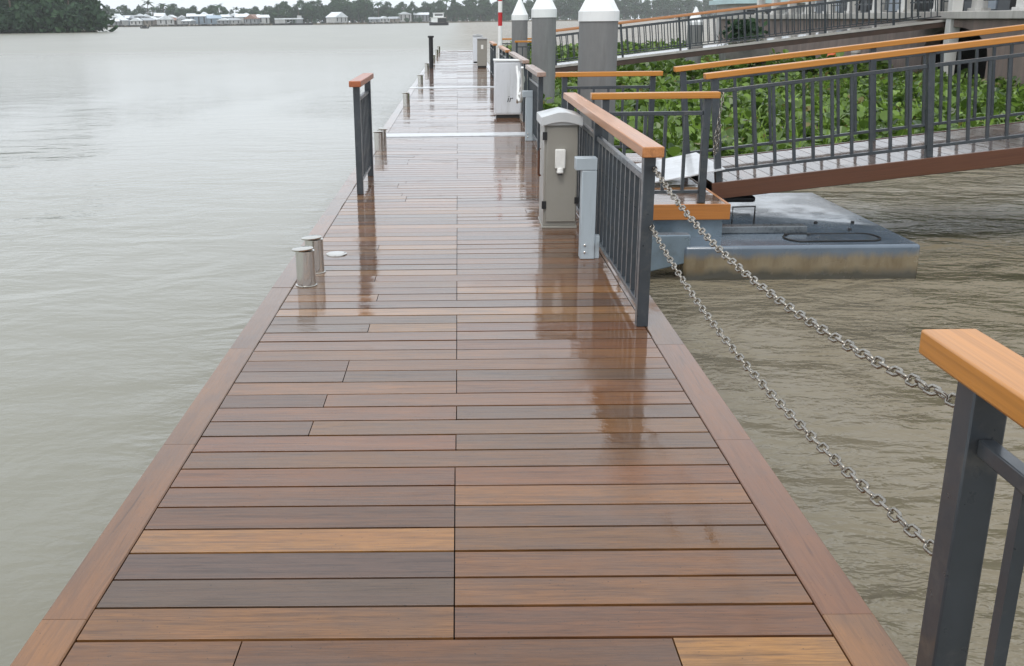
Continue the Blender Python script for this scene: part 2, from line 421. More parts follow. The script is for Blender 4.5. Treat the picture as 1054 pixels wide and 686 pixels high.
railing('railing', 'short bleached-topped railing between the beige cabinet and the white cabinet', (1.02, 12.75, 0), PI/2, 1.95, M_rail_br, G, over=.13, spacing=.16)
railing('railing', 'bleached railing right behind the white cabinet', (1.08, 16.6, 0), PI/2, 4.2, M_rail_br, G, over=.12)
railing('railing', 'far pinkish-topped railing on the dock edge beyond the white cabinet, before the striped pole', (1.06, 22.2, 0), PI/2, 3.6, M_rail_red, G)
railing('railing', 'farthest dock railing, beside the two grey cabinets', (1.0, 28.2, 0), PI/2, 3.0, M_rail_red, G, spacing=.25)
railing('railing', 'short red-topped railing alone on the open left edge', (-.955, 9.64, 0), PI/2, 1.2, M_rail_dk, G, h=1.07, over=.14, posts=[0, 1.2], spacing=.15, bottom=.10)

# ------------------------------------------------------------------ chains
def torus_link(mb, c, d, up, L, W, r, nseg=14, ns=6):
    """oval chain link centred at c, long axis d, flat axis up"""
    d = d.normalized(); up = (up-d*up.dot(d)).normalized(); nrm = d.cross(up)
    vs = []; fs = []; s_ = (L-W)/2; rad = W/2-r
    for i in range(nseg):
        t = 2*PI*i/nseg; x = rad*math.cos(t)+(s_ if math.cos(t) > 1e-6 else (-s_ if math.cos(t) < -1e-6 else 0)); y = rad*math.sin(t)
        cen = c+d*x+up*y; rd = (d*math.cos(t)+up*math.sin(t))
        for j in range(ns):
            q = 2*PI*j/ns; vs.append(cen+rd*(r*math.cos(q))+nrm*(r*math.sin(q)))
    for i in range(nseg):
        for j in range(ns):
            fs.append((i*ns+j, i*ns+(j+1) % ns, ((i+1) % nseg)*ns+(j+1) % ns, ((i+1) % nseg)*ns+j))
    mb.add(vs, fs)
def chain(name, label, pts, group=None, L=.056, W=.032, r=.0043):
    P = [Vector(p) for p in pts]; o = P[0].copy(); mb = MB()
    seg = []; tot = 0
    for a, b_ in zip(P[:-1], P[1:]): seg.append((tot, a, b_)); tot += (b_-a).length
    stp = L-2.1*r; n = int(tot/stp)
    for i in range(n):
        s_ = (i+.5)*tot/n
        for t0, a, b_ in seg:
            if s_ <= t0+(b_-a).length+1e-9:
                d = (b_-a).normalized(); c = a+d*(s_-t0); break
        side = d.cross(Vector((0, 0, 1)))
        if side.length < .1: side = Vector((1, 0, 0))
        side.normalize(); v = d.cross(side)
        ang = (PI/4+.25*math.sin(i*1.7)) if i % 2 == 0 else (-PI/4+.25*math.sin(i*2.3))
        torus_link(mb, c-o, d, side*math.cos(ang)+v*math.sin(ang), L, W, r)
    ob = mb.build(name, M_chain, loc=tuple(o), smooth=80)
    return tag(ob, label, 'chain', group)
def sag(a, b_, s_, n=40):
    a = Vector(a); b_ = Vector(b_)
    return [a.lerp(b_, i/n)-Vector((0, 0, 4*s_*(i/n)*(1-i/n))) for i in range(n+1)]
chain('chain', 'upper steel chain sagging across the gap in the right-hand railings', sag((RX+.02, 5.185, .86), (RX+.05, 1.90, .835), .125), 'chains across the railing gap')
chain('chain', 'lower steel chain sagging across the gap in the right-hand railings', sag((RX+.02, 5.185, .555), (RX+.05, 1.90, .485), .11), 'chains across the railing gap')

# ------------------------------------------------------------------ landing platforms
def platform(label, x0, x1, y0, y1):
    root = empty('landing_platform', (x0, y0, 0), 0, label, 'platform', 'landing platforms beside the dock')
    X = x1-x0; Y = y1-y0
    mb = MB(); y = .002
    while y < Y-.05:
        board_x(mb, .002, X-.03, y, min(y+.151, Y), rnd_tone()); y += .1555
    mb.build('decking', M_deck, root, smooth=0)
    mb = MB(); mb.box(0, X, -.035, -.002, -.135, .004); mb.build('fascia', M_fascia, root, bevel=.004)
    mb = MB(); mb.box(X-.028, X, 0, Y, -.135, .003); mb.build('fascia', M_fascia, root, bevel=.004)
    mb = MB()
    mb.box(.02, X-.05, .02, .12, -.30, -.14); mb.box(.02, X-.05, Y-.12, Y-.02, -.30, -.14)
    for q in (.02, X/2, X-.13): mb.box(q, q+.08, .121, Y-.121, -.30, -.14)
    mb.box(.02, X-.05, .02, Y-.02, -.139, -.032)
    mb.build('steel_frame', M_frame, root)
    return root
platform('wooden landing platform beside the dock at the foot of the near gangway', 1.155, 2.42, 8.90, 12.5)
platform('farther wooden landing platform at the foot of the distant gangway', 1.155, 2.95, 31.2, 36.)
G = 'railings around the landing platforms'
railing('railing', 'brown-topped railing across the front of the near landing platform', (1.26, 8.98, 0), 0, .92, M_rail_or, G, h=.975, over=.10, posts=[0.03, .92], spacing=.19)
railing('railing', 'brown-topped railing across the back of the near landing platform', (1.22, 12.3, 0), 0, 1.15, M_rail_or, G, h=.99, over=.06, posts=[.05, 1.1], spacing=.19)
railing('railing', 'small distant orange-topped railing across the front of the far landing platform', (1.78, 31.5, 0), 0, 1.05, M_rail_or, G, over=.06, posts=[0, 1.05])
railing('railing', 'small distant orange-topped railing across the back of the far landing platform', (1.5, 35.8, 0), 0, 1.35, M_rail_or, G, over=.06, posts=[0, 1.35])
# a loose chain hangs from the railing end
pc = [(2.30, 8.955, .97), (2.295, 8.94, .90), (2.275, 8.935, .75), (2.255, 8.94, .58), (2.25, 8.945, .47), (2.262, 8.95, .44), (2.275, 8.945, .47), (2.285, 8.94, .60), (2.295, 8.935, .70)]
chain('chain', 'loose chain dangling from the end of the front platform railing', [(x+.0, y-.02, z) for x, y, z in pc], None, .05, .03, .0045)

# white ramp plate between platform and gangway
mb = MB(); pl = []
for i in range(9):
    t = i/8; pl.append((1.58+t*1.02, .012+.16*t**1.3))
poly = pl+[(x, z+.012) for x, z in reversed(pl)]
mb.prism([(x-1.58, z) for x, z in poly], 0, 1.25)
tag(mb.build('ramp_plate', M_alu, loc=(1.58, 9.82, 0)), 'pale aluminium ramp plate bridging the near platform to the gangway foot', 'ramp plate')

# ------------------------------------------------------------------ pontoon below the platform
pt = empty('pontoon', (1.2, 8.5, -.3), 0, 'low blue-grey steel pontoon floating under the gangway foot', 'pontoon')
mb = MB()
mb.prism([(0.75, 0), (2.79, 0), (2.79, 2.75), (.75, 2.75)], -.6, 0, 'z'); mb.build('hull', M_hull, pt, bevel=.025)
mb = MB(); mb.prism([(0, .10), (.80, .10), (.80, -.145), (.42, -.235), (0, -.30)], .02, .16, 'y'); mb.build('bracket', M_frame, pt, bevel=.01)
mb = MB(); mb.box(.62, 1.98, .53, .66, .0, .065); mb.build('deck_beam', plain('dark_grey_beam', (.11,.125,.135), .3, .2, .15, 6, .03, .8), pt, bevel=.008)
mb = MB()
ring = []
for i in range(28):
    t = 2*PI*i/28; cx = 2.12+.30*(1 if math.cos(t) > 0 else -1)
    ring.append((cx+.12*math.cos(t), .30+.16*math.sin(t), .006))
mb.tube(ring+ring[:1], .008, 6); mb.build('hatch_rim', M_under, pt)
mb = MB(); ins = [(x-.0, y, 0) for x, y, z in ring]
mb.prism([(2.12+(x-2.12)*.94, .30+(y-.30)*.90) for x, y, z in ring], .001, .007, 'z'); mb.build('hatch', M_pont, pt)
mb = MB(); mb.tube([(1.40, .95, 0), (1.40, .95, .17), (1.62, .98, .17), (1.62, .98, 0)], .009, 6); mb.build('wire_bracket', M_black, pt)
mb = MB(); mb.box(1.29, 1.42, 1.36, 1.50, 0, .20); mb.build('support_post', M_frame, pt, bevel=.006)
mb = MB(); mb.box(1.42, 1.85, 1.75, 1.92, .07, .13); mb.build('rubber_fender', M_black, pt, bevel=.02)
mb = MB()
for x, y in ((1.75, .42), (1.95, .40), (2.4, .62), (2.55, .95), (2.2, .95)):
    mb.lathe([(.018, 0), (.018, .02), (.008, .026)], 8, (x, y, 0))
mb.build('deck_bolts', M_black, pt)

# ------------------------------------------------------------------ gangways
def gangway(label, x0, y0, z0, x1, width, slope, rails, wood, fasc, fh=.155):
    root = empty('gangway', (x0, y0, z0), 0, label, 'gangway', 'gangways up to the bank')
    an = math.atan(slope); root.rotation_euler = (0, -an, 0); L = (x1-x0)/math.cos(an); sl_ = slope; slope = 0; mb = MB(); x = 0
    while x < L-.1:
        t = rnd_tone(); g = 1.25*(t[0]+t[1]+t[2])
        t = (t[0]*.3+g*.22, t[1]*.3+g*.20, t[2]*.3+g*.19, t[3])
        mb.slope_box(x, x+.139, .012, width-.012, -.03, random.uniform(-.001,.001), slope, a=t); x += .145
    mb.build('decking', M_edge, root, smooth=0)
    for y in (-.036, width+.001):
        mb = MB(); mb.slope_box(-.02, L, y, y+.035, -fh, .006, slope); mb.build('fascia', fasc, root, bevel=.003)
    mb = MB(); mb.slope_box(0, L, .03, width-.03, -.17, -.033, slope)
    if fh < .1: mb.slope_box(0, L, -.02, .029, -.22, -fh-.002, slope)
    mb.build('under_frame', M_under if fh > .1 else M_brown, root)
    for nm, y, lab in (('n', .05, rails[0]), ('f', width-.05, rails[1])):
        g_ = railing('railing', lab, (x0+.06, y0+y, z0+.006+.06*sl_), 0, L-.15, wood, 'gangway railings', h=1.05, slope=0, over=.09, spacing=.182, step=1.93, zoff=-.01); g_.rotation_euler = (0, -an, 0)
    return root
gangway('near wooden gangway with dark red-brown side boards sloping up to the bank', 2.50, 9.85, .035, 14.9, 1.5, .107,
        ('orange-topped railing on the river side of the near gangway', 'orange-topped railing on the hyacinth side of the near gangway'), M_rail_or, M_fascia_dk)
gangway('distant gangway with pale edge sloping up to the promenade', 3.0, 32.3, .19, 15.6, 1.5, .104,
        ('brown-topped railing on the near side of the distant gangway', 'brown-topped railing on the far side of the distant gangway'), M_rail_red, M_conc, .065)

# ------------------------------------------------------------------ enclosures on the dock
cb = empty('electric_cabinet', (.665, 7.89, 0), 0, 'beige-grey roofed power cabinet standing beside the reddish railing', 'cabinet')
W, D_, Hh = .265, .40, .84
mb = MB(); mb.box(0, W, 0, D_, .02, Hh-.03); mb.build('body', M_cab_beige, cb, bevel=.006)
mb = MB(); mb.box(.02, W-.008, -.016, -.002, .055, Hh-.045); dr = mb.build('door', M_cab_beige, cb, bevel=.004)
mb = MB()
for z in (.16, .70): mb.box(-.012, .022, -.022, -.004, z, z+.06)
mb.build('hinge', M_black, dr)
mb = MB(); mb.box(W-.02, W+.012, -.022, -.004, .20, .25); mb.build('latch', M_black, dr)
mb = MB(); mb.box(.085, .165, -.05, -.017, .48, .63); mb.tube([(.125,-.034,.485), (.125,-.045,.44)], .026, 12); sk = mb.build('socket', M_plastic, dr, bevel=.008)
mb = MB(); mb.tube([(.125,-.0452,.4385), (.125,-.0468,.4300)], .019, 12); mb.build('socket_hole', M_black, sk)
mb = MB(); mb.box(-.006, W+.006, -.008, D_+.006, 0, .02); mb.build('plinth', M_cab_beige, cb, bevel=.003)
mb = MB(); mb.tube([(-.018, .12, .40), (-.03, .12, .42), (-.03, .12, .60), (-.018, .12, .62)], .010, 8); mb.build('side_handle', M_fascia_dk, cb)
mb = MB(); e = .028; arc = []
for i in range(13):
    t = i/12; arc.append((-e+t*(W+2*e), Hh-.035+.032*math.sin(PI*t)))
top = [(W+e, Hh+.035), (W/2+.03, Hh+.072), (W/2-.03, Hh+.072), (-e, Hh+.035)]
mb.prism(arc+top, -.05, -.025)
vs = [(-e, -.025, Hh-.03), (W+e, -.025, Hh-.03), (W+e, D_+e, Hh-.03), (-e, D_+e, Hh-.03), (-e, -.025, Hh+.035), (W+e, -.025, Hh+.035), (W+e, D_+e, Hh+.035), (-e, D_+e, Hh+.035), (W/2, .09, Hh+.085), (W/2, D_-.1, Hh+.085), (W/2, -.025, Hh+.072)]
mb.add(vs, [(0,3,2,1),(1,2,6,5),(2,3,7,6),(3,0,4,7),(0,1,5,10,4),(4,10,8),(10,5,8),(5,6,9,8),(6,7,9),(7,4,8,9)])
mb.build('lid', M_cab_lid, cb, bevel=.003)

wc = empty('electric_cabinet', (.612, 17.22, 0), 0, 'tall white box cabinet on the right edge with a small dark mark', 'cabinet')
mb = MB(); mb.box(0, .45, 0, .42, .06, .93); mb.build('body', M_white, wc, bevel=.01)
mb = MB(); mb.box(.03, .42, .02, .40, 0, .059); mb.build('plinth', M_black, wc)
mb = MB(); mb.prism([(-.015, .931), (.465, .931), (.465, .945), (-.015, .96)], -.015, .44); mb.build('lid', M_cap, wc, bevel=.004)
mb = MB(); mb.box(.02, .43, -.008, -.001, .09, .90); mb.build('door', M_white, wc, bevel=.003)
cu = bpy.data.curves.new('marking', 'FONT'); cu.body = 'ir'; cu.size = .15; cu.extrude = .001; cu.shear = .25
tx = bpy.data.objects.new('marking', cu); col.objects.link(tx); tx.parent = wc; tx.location = (.20, -.0095, .27); tx.rotation_euler = (PI/2, 0, 0); cu.materials.append(M_black)
bpy.context.view_layer.update()
me = bpy.data.meshes.new_from_object(tx.evaluated_get(bpy.context.evaluated_depsgraph_get()))
t2 = bpy.data.objects.new('marking', me); col.objects.link(t2); t2.parent = wc; t2.matrix_local = tx.matrix_local.copy(); bpy.data.objects.remove(tx); t2.name = 'marking'

def far_cabinet(label, x, y, w, h, mt):
    c = empty('electric_cabinet', (x, y, 0), 0, label, 'cabinet', 'cabinets on the dock')
    mb = MB(); mb.box(0, w, 0, .3, .05, h); mb.build('body', mt, c, bevel=.008)
    mb = MB(); mb.box(.02, w-.02, .02, .28, 0, .049); mb.build('plinth', M_black, c)
    mb = MB(); mb.prism([(-.02, h+.001), (w+.02, h+.001), (w+.02, h+.03), (w/2, h+.07), (-.02, h+.03)], -.03, .33); mb.build('lid', M_cab_lid, c)
    return c
c1 = far_cabinet('small distant grey cabinet with a white label, nearer of the pair', 1.04-.37, 36.0, .34, .95, M_cab_beige)
mb = MB(); mb.box(.13, .21, -.006, -.001, .62, .76); mb.build('sign_plate', M_plastic, c1)
far_cabinet('small distant pale cabinet, farther of the pair beyond the striped pole', .58, 39.9, .36, 1.0, M_white)
cb['group'] = wc['group'] = 'cabinets on the dock'

def bracket_post(label, x, y, h=.70):
    o = empty('bracket_post', (x, y, 0), 0, label, 'post', 'pale bracket posts along the dock')
    mb = MB(); mb.box(-.05, .05, -.05, .05, .0, h-.086); mb.build('post', M_grey_post, o, bevel=.005)
    mb = MB(); mb.box(-.095, .051, -.051, .051, h-.085, h); mb.build('head', M_grey_post, o, bevel=.005)
    mb = MB(); mb.box(.051, .085, -.03, .03, 0, .16); mb.build('foot', M_grey_post, o, bevel=.003)
    mb = MB()
    for z in (.05, .10): mb.lathe([(.008, 0), (.008, .006), (.004, .009)], 8, M=Matrix.Translation((-.02, -.0505, z)) @ Matrix.Rotation(PI/2, 4, 'X'))
    mb.build('bolts', M_steel, o)
bracket_post('pale blue-grey bracket post in front of the beige cabinet', .885, 6.85)
bracket_post('pale grey bracket post beside the joint plate before the white cabinet', .965, 13.95, .67)
bracket_post('distant pale bracket post behind the white cabinet', .93, 24.2)

# hose looped over the bleached railing
mb = MB()
hp = []
for i in range(40):
    t = i/39; hp.append((.02*math.sin(t*9), t*1.5, .93-.55*math.sin(PI*t)**.8+.05*math.sin(t*17)))
mb.tube(hp, .022, 8)
hp = [(.03+.02*math.sin(i*.9), .3+i*.05, .80-.32*math.sin(PI*i/24)) for i in range(25)]
mb.tube(hp, .018, 8)
tag(mb.build('hose', M_hose, loc=(.93, 15.0, 0), smooth=80), 'white hose looped over the railing beside the white cabinet', 'hose')

# ------------------------------------------------------------------ bollards and small deck fittings
def bollard_proto():
    o = empty('bollard', (0, 0, 0), 0, '', 'bollard', 'steel bollards along the left edge')
    mb = MB(); mb.lathe([(.068, 0), (.068, .005), (.060, .007), (.060, .225)], 28); mb.build('body', M_steel, o, smooth=50)
    mb = MB(); mb.lathe([(.058, .2255), (.066, .228), (.068, .236), (.063, .241), (.0, .244)], 28, M=Matrix.Translation((0,0,.0)) @ Matrix.Rotation(R(4), 4, 'X')); mb.build('cap', M_steel, o, smooth=50)
    return o
bl = None
for (x, y, s_, lab) in ((-.975, 6.16, 1, 'polished steel bollard, nearest to the viewer of the closest pair'), (-.965, 6.50, 1, 'polished steel bollard, far one of the closest pair, beside the round deck disc'),
                        (-1.03, 13.05, 1, 'small steel bollard just before the first joint plate, nearer of its pair'), (-1.02, 13.45, 1, 'small steel bollard just before the first joint plate, farther of its pair'),
                        (-1.01, 19.9, 1.1, 'single steel bollard beyond the first joint plate'), (-.97, 26.5, 1.1, 'single steel bollard just past the second joint plate'),
                        (-1.0, 33.2, 1.15, 'distant bollard at the foot of the black mooring pole'), (-.98, 41., 1.2, 'distant bollard just past the third joint plate'), (-.98, 48., 1.2, 'second farthest steel bollard on the dock'), (-.98, 53., 1.3, 'farthest steel bollard near the dock end')):
    if bl is None: bl = o = bollard_proto()
    else: o = copy_tree(bl)
    o['label'] = lab; o.location = (x, y, .001); o.scale = (s_, s_, s_)
    o.rotation_euler = (0, 0, random.uniform(0, 6))
mp = empty('mooring_pole', (-.93, 36., 0), 0, 'tall thin black mooring pole on the left edge of the dock', 'pole')
mb = MB(); mb.lathe([(.075, 0), (.075, 1.02)], 14); mb.build('pole', M_black, mp, smooth=50)
mb = MB(); mb.lathe([(.105, 1.021), (.11, 1.05), (.10, 1.08), (0, 1.085)], 14); mb.build('cap', M_black, mp, smooth=50)
dd = empty('deck_disc', (-.885, 7.03, .001), 0, 'small round steel disc set in the planks beside the bollards', 'deck disc')
mb = MB(); mb.lathe([(.075, 0), (.074, .006), (.062, .010), (.052, .0105)], 28); mb.build('rim', M_steel, dd, smooth=50)
mb = MB(); mb.lathe([(.05, .0), (.05, .0095), (0, .0095)], 24); mb.build('lens', M_plastic, dd, smooth=50)

# striped pole
sp = empty('striped_pole', (1.12, 27.6, 0), 0, 'red and white banded marker pole on the right dock edge', 'pole')
zs = [0, 1.43, 1.77, 2.05, 2.39, 2.73, 3.07]
for i in range(len(zs)-1):
    mb = MB(); mb.lathe([(.055, zs[i]+(.001 if i else 0)), (.055, zs[i+1])], 16)
    mb.build('band', M_red if i % 2 else M_wband, sp, smooth=50)

# ------------------------------------------------------------------ mooring piles
def pile(label, x, y, r, zc, cone=.42, collar=.12):
    o = empty('mooring_pile', (x, y, -.9), 0, label, 'pile', 'concrete piles with white caps')
    zz = zc+.9
    mb = MB(); mb.lathe([(r, 0), (r, zz)], 32); mb.build('shaft', M_pile, o, smooth=50)
    mb = MB(); mb.lathe([(r*1.0, zz+.001), (r*1.05, zz+.002), (r*1.05, zz+collar), (r*.98, zz+collar+.02), (r*.12, zz+collar+cone), (0, zz+collar+cone+.02)], 32); mb.build('cap', M_cap, o, smooth=30)
pile('thick concrete pile with white cone cap, nearest of the row', 1.775, 13.2, .245, 1.56)
pile('concrete pile with white cone cap, second in the row', 1.73, 21., .243, 1.62, .42, .16)
pile('concrete pile with white cone cap, third in the row beside the striped pole', 1.955, 33., .25, 1.56, .5, .16)
pile('concrete pile whose white cone cap peeks above the distant gangway railing', 8.5, 37.5, .27, 1.32, .5, .1)

# ------------------------------------------------------------------ water hyacinth
def hyacinth():
    rs = np.random.RandomState(3); V = []; F = []; T = []
    def leaf(px, py, pz, az, tilt, L, w, t):
        o = len(V); ca, sa = math.cos(az), math.sin(az)
        ct, st_ = math.cos(tilt), math.sin(tilt)
        sh = [(0, 0, 0), (.25, .36, .05), (.62, .50, .09), (.92, .27, .04), (1.03, 0, -.02), (.92, -.27, .04), (.62, -.50, .09), (.25, -.36, .05), (.55, 0, -.03)]
        for u, v, h in sh:
            a, b_, c = u*L*ct-h*L*st_, v*w, u*L*st_+h*L*ct
            V.append((px+a*ca-b_*sa, py+a*sa+b_*ca, pz+c))
        for i in range(8):
            F.append((o+i, o+(i+1) % 8, o+8)); T.append(t)
    def stem(x0, y0, z0, x1, y1, z1, r, t):
        o = len(V)
        for x, y, z in ((x0, y0, z0), (x1, y1, z1)):
            V.extend([(x-r, y, z), (x+r*.5, y-r*.87, z), (x+r*.5, y+r*.87, z)])
        for i in range(3):
            F.append((o+i, o+(i+1) % 3, o+3+(i+1) % 3, o+3+i)); T.append(t)
    cnt = 0
    while cnt < 5200:
        y = 12.9+24*(rs.rand()**1.25); x = 1.45+13.3*rs.rand()
        if cnt > 3900: y = 35+35*rs.rand(); x = 3.0+11.5*rs.rand()
        if y < 13.0+max(0, x-2.6)*.48: continue
        if cnt % 9 == 0: x = 1.5+1.6*rs.rand(); y = 13+18*rs.rand()
        if x < 2.7 and y < 14.2: continue
        if x > 2.9 and 31.9 < y < 34.2 and rs.rand() < .6: continue
        if any((x-a)**2+(y-b_)**2 < .3**2 for a, b_ in ((1.775, 13.2), (1.73, 21.), (1.955, 33.))): continue
        cnt += 1
        hs = rs.uniform(.16, .42)*(1 if y < 35 else 1.25)*(1+.35*math.sin(x*1.3+y*.9)*math.sin(y*.7))
        for i in range(rs.randint(6, 10)):
            az = rs.rand()*6.283; rad = rs.uniform(.03, .15); lz = hs*rs.uniform(.55, 1.15)
            lx, ly = x+rad*math.cos(az), y+rad*math.sin(az)
            L = rs.uniform(.11, .18)*(1 if y < 35 else 1.7); tilt = rs.uniform(-.2, 1.25)
            t = rs.beta(2, 2.2)*.92 if rs.rand() > .035 else 1.
            stem(x, y, 0, lx, ly, lz, .008, min(.9, t*.6+.15))
            leaf(lx, ly, lz, az+rs.uniform(-.6, .6), tilt, L, L*rs.uniform(.9, 1.15), t)
        if rs.rand() < .10:
            for i in range(6):
                az = rs.rand()*6.283; hb = rs.uniform(.3, .62)
                o = len(V); dx, dy = .12*math.cos(az), .12*math.sin(az)
                V.extend([(x-.012, y, 0), (x+.012, y, 0), (x+dx*.5+.008, y+dy*.5, hb*.7), (x+dx*.5-.008, y+dy*.5, hb*.7), (x+dx*1.3, y+dy*1.3, hb)])
                F.extend([(o, o+1, o+2, o+3), (o+3, o+2, o+4)]); T.extend([.85, .85])
    me = bpy.data.meshes.new('water_hyacinth'); me.from_pydata(V, [], F)
    a = me.attributes.new('tint', 'FLOAT_COLOR', 'FACE')
    arr = np.ones((len(F), 4), np.float32); arr[:, 0] = arr[:, 1] = arr[:, 2] = np.array(T)
    a.data.foreach_set('color', arr.ravel())
    me.materials.append(M_hyac); me.materials.append(M_mat)
    # the matted roots they float on
    o = bpy.data.objects.new('water_hyacinth', me); col.objects.link(o); o.location = (0, 0, -.57)
    tag(o, 'dense bright green water hyacinth floating between the two gangways', 'water plants', None, 'stuff')
    mb = MB(); nx, ny = 44, 110
    for j in range(ny+1):
        for i in range(nx+1):
            x = 1.42+13.4*i/nx; y = 12.75+57.4*j/ny
            y = max(y, 12.9+max(0, x-2.6)*.48)
            if y > 36: x = max(x, 2.8)
            ed = min(i, nx-i, j, ny-j)
            mb.v.append((x+random.uniform(-.1,.1), y+random.uniform(-.1,.1), (-.03 if ed == 0 else .03+.07*random.random())))
    for j in range(ny):
        for i in range(nx):
            if i < 4 and j < 4: continue
            a_ = j*(nx+1)+i; mb.f.append((a_, a_+1, a_+nx+2, a_+nx+1))
    mb.face_data(len(mb.f), (1,1,1,0), 0)
    mt = mb.build('root_mat', M_mat, o); mt['kind'] = 'stuff'
hyacinth()
fl = MB(); fl.lathe([(0, -.16), (.10, -.14), (.17, -.06), (.18, .02), (.15, .10), (.07, .16), (0, .17)], 16)
tag(fl.build('float_buoy', M_orange, loc=(14.2, 39.5, .12), smooth=60), 'orange plastic float lying among the hyacinth', 'float')
st = empty('concrete_stub', (14.6, 38.2, -.35), 0, 'short pale concrete stub standing in the hyacinth beside the orange float', 'post')
mb = MB(); mb.lathe([(.15, 0), (.15, .62)], 16); mb.build('shaft', M_conc, st, smooth=50)
mb = MB(); mb.lathe([(.17, .621), (.17, .72), (.15, .74)], 16); mb.build('head', M_conc, st, smooth=50)

# ------------------------------------------------------------------ trees
def leaf_cloud(mb, lobes, n, size, rs, thin=1.):
    for i in range(n):
        li = rs.randint(len(lobes)); c, r = lobes[li]
        d = Vector(rs.normal(size=3)); d.normalize(); q = rs.rand()**.33
        p = Vector(c)+Vector((d.x*r[0], d.y*r[1], d.z*r[2]))*q
        u = Vector(rs.normal(size=3)); u.normalize(); v = u.cross(Vector(rs.normal(size=3))).normalized()
        s_ = size*rs.uniform(.5, 1.3)
        vs = [p+u*s_, p+v*s_*.6, p-u*s_, p-v*s_*.6]
        t = min(.92, max(0, rs.beta(2, 2)*.6+.4*((li*.618) % 1)))
        mb.add(vs, [(0,1,2,3)], (t, t, t, 1))
def tree_proto(kind, seed, h, mt):
    rs = np.random.RandomState(seed); o = empty('tree', (0,0,0), 0, '', 'tree')
    tm = MB(); cm = MB()
    if kind == 'palm':
        bend = rs.uniform(-.8, .8); top = Vector((bend, 0, h*.86))
        tm.tube([(0,0,-.3), (bend*.25, 0, h*.35), (bend*.6, 0, h*.65), tuple(top)], [.24, .18, .15, .13], 7)
        for i in range(17):
            az = 2*PI*i/17+rs.uniform(-.2,.2); el = rs.uniform(-.1, 1.1); L = rs.uniform(2.6, 3.6); pts = []
            for k in range(6):
                t = k/5; r = L*t*math.cos(el*(1-.4*t)); z = L*t*math.sin(el)*.9-1.7*t*t
                pts.append(top+Vector((math.cos(az)*r, math.sin(az)*r, z)))
            sd = Vector((-math.sin(az), math.cos(az), 0))
            for k in range(5):
                w0 = .55*math.sin(PI*min(.95, (k+.3)/5.5)); w1 = .55*math.sin(PI*min(.98, (k+1.3)/5.5)) if k < 4 else .05
                dn = Vector((0,0,-.3)); t = rs.uniform(.1, .8)
                for sg in (-1, 1):
                    cm.add([pts[k], pts[k+1], pts[k+1]+sd*sg*w1+dn*w1, pts[k]+sd*sg*w0+dn*w0], [(0,1,2,3)], (t,t,t,1))
    elif kind == 'shrub':
        lobes = [((rs.uniform(-h*.7, h*.7), rs.uniform(-h*.4, h*.4), h*rs.uniform(.25, .65)), (h*.45, h*.4, h*.38)) for _ in range(6)]
        leaf_cloud(cm, lobes, 420, h*.11, rs)
        for i in range(3): tm.tube([(rs.uniform(-.3,.3), 0, -.2), (rs.uniform(-h*.4, h*.4), rs.uniform(-.3,.3), h*.5)], [.08, .03], 5)
    else:
        w = h*(.34 if kind == 'broad' else .2)
        tm.tube([(0,0,-.3), (rs.uniform(-.2,.2), 0, h*.3), (rs.uniform(-.5,.5), 0, h*.75)], [h*.022, h*.016, h*.006], 7)
        lobes = []
        for i in range(11 if kind == 'broad' else 8):
            z = h*(.30+.62*(i+.5)/11) if kind == 'broad' else h*(.22+.70*(i+.5)/8)
            a = rs.rand()*6.28; rr = w*math.sin(PI*min(.97, max(.12, (z/h-.12)/.95)))*rs.uniform(.3, .8)
            lobes.append(((rr*math.cos(a), rr*math.sin(a), z), (w*rs.uniform(.4,.62), w*rs.uniform(.4,.62), h*rs.uniform(.09,.14))))
            tm.tube([(0,0,z*.75), (rr*math.cos(a)*.8, rr*math.sin(a)*.8, z)], [h*.007, h*.003], 5)
        leaf_cloud(cm, lobes, 1500 if kind == 'broad' else 900, h*(.036 if seed < 70 else .05), rs)
    tm.build('trunk', M_bark, o); cm.build('crown', mt, o, smooth=0)
    return o
protos = {}
def place_tree(key, kind, seed, h, mt, name, label, group, loc, s_, rz):
    if key not in protos:
        protos[key] = o = tree_proto(kind, seed, h, mt); o.name = name
    else: o = copy_tree(protos[key])
    o['label'] = label; o['group'] = group; o['category'] = 'palm tree' if kind == 'palm' else ('bush' if kind == 'shrub' else 'tree')
    o.location = loc; o.scale = (s_*random.uniform(.9,1.15), s_*random.uniform(.9,1.15), s_); o.rotation_euler = (0, 0, rz)
    return o
def at(px, D):   # a bearing in the photograph and a distance to a place on the ground
    return ((px-465)/1030*D*1.0+.0091*D, D)
def ip(px, tab):
    for (a, va), (b_, vb) in zip(tab[:-1], tab[1:]):
        if px <= b_: return va+(vb-va)*max(0, (px-a))/(b_-a)
    return tab[-1][1]
SHORE = [(-80, 700), (110, 720), (300, 720), (450, 850), (620, 1050), (800, 1180)]
TOPS = [(-80, 19), (110, 17), (170, 18.5), (235, 14.5), (260, 15), (300, 19), (340, 22), (366, 23), (374, 18), (420, 18), (455, 22), (500, 25), (620, 29), (800, 31)]
TL = {'broad': 'hazy broad-leaved tree in the treeline on the far shore', 'slim': 'hazy slim tree in the treeline on the far shore', 'palm': 'hazy palm rising from the treeline on the far shore', 'shrub': 'low hazy bush at the foot of the far treeline'}
px = -70; i = 0
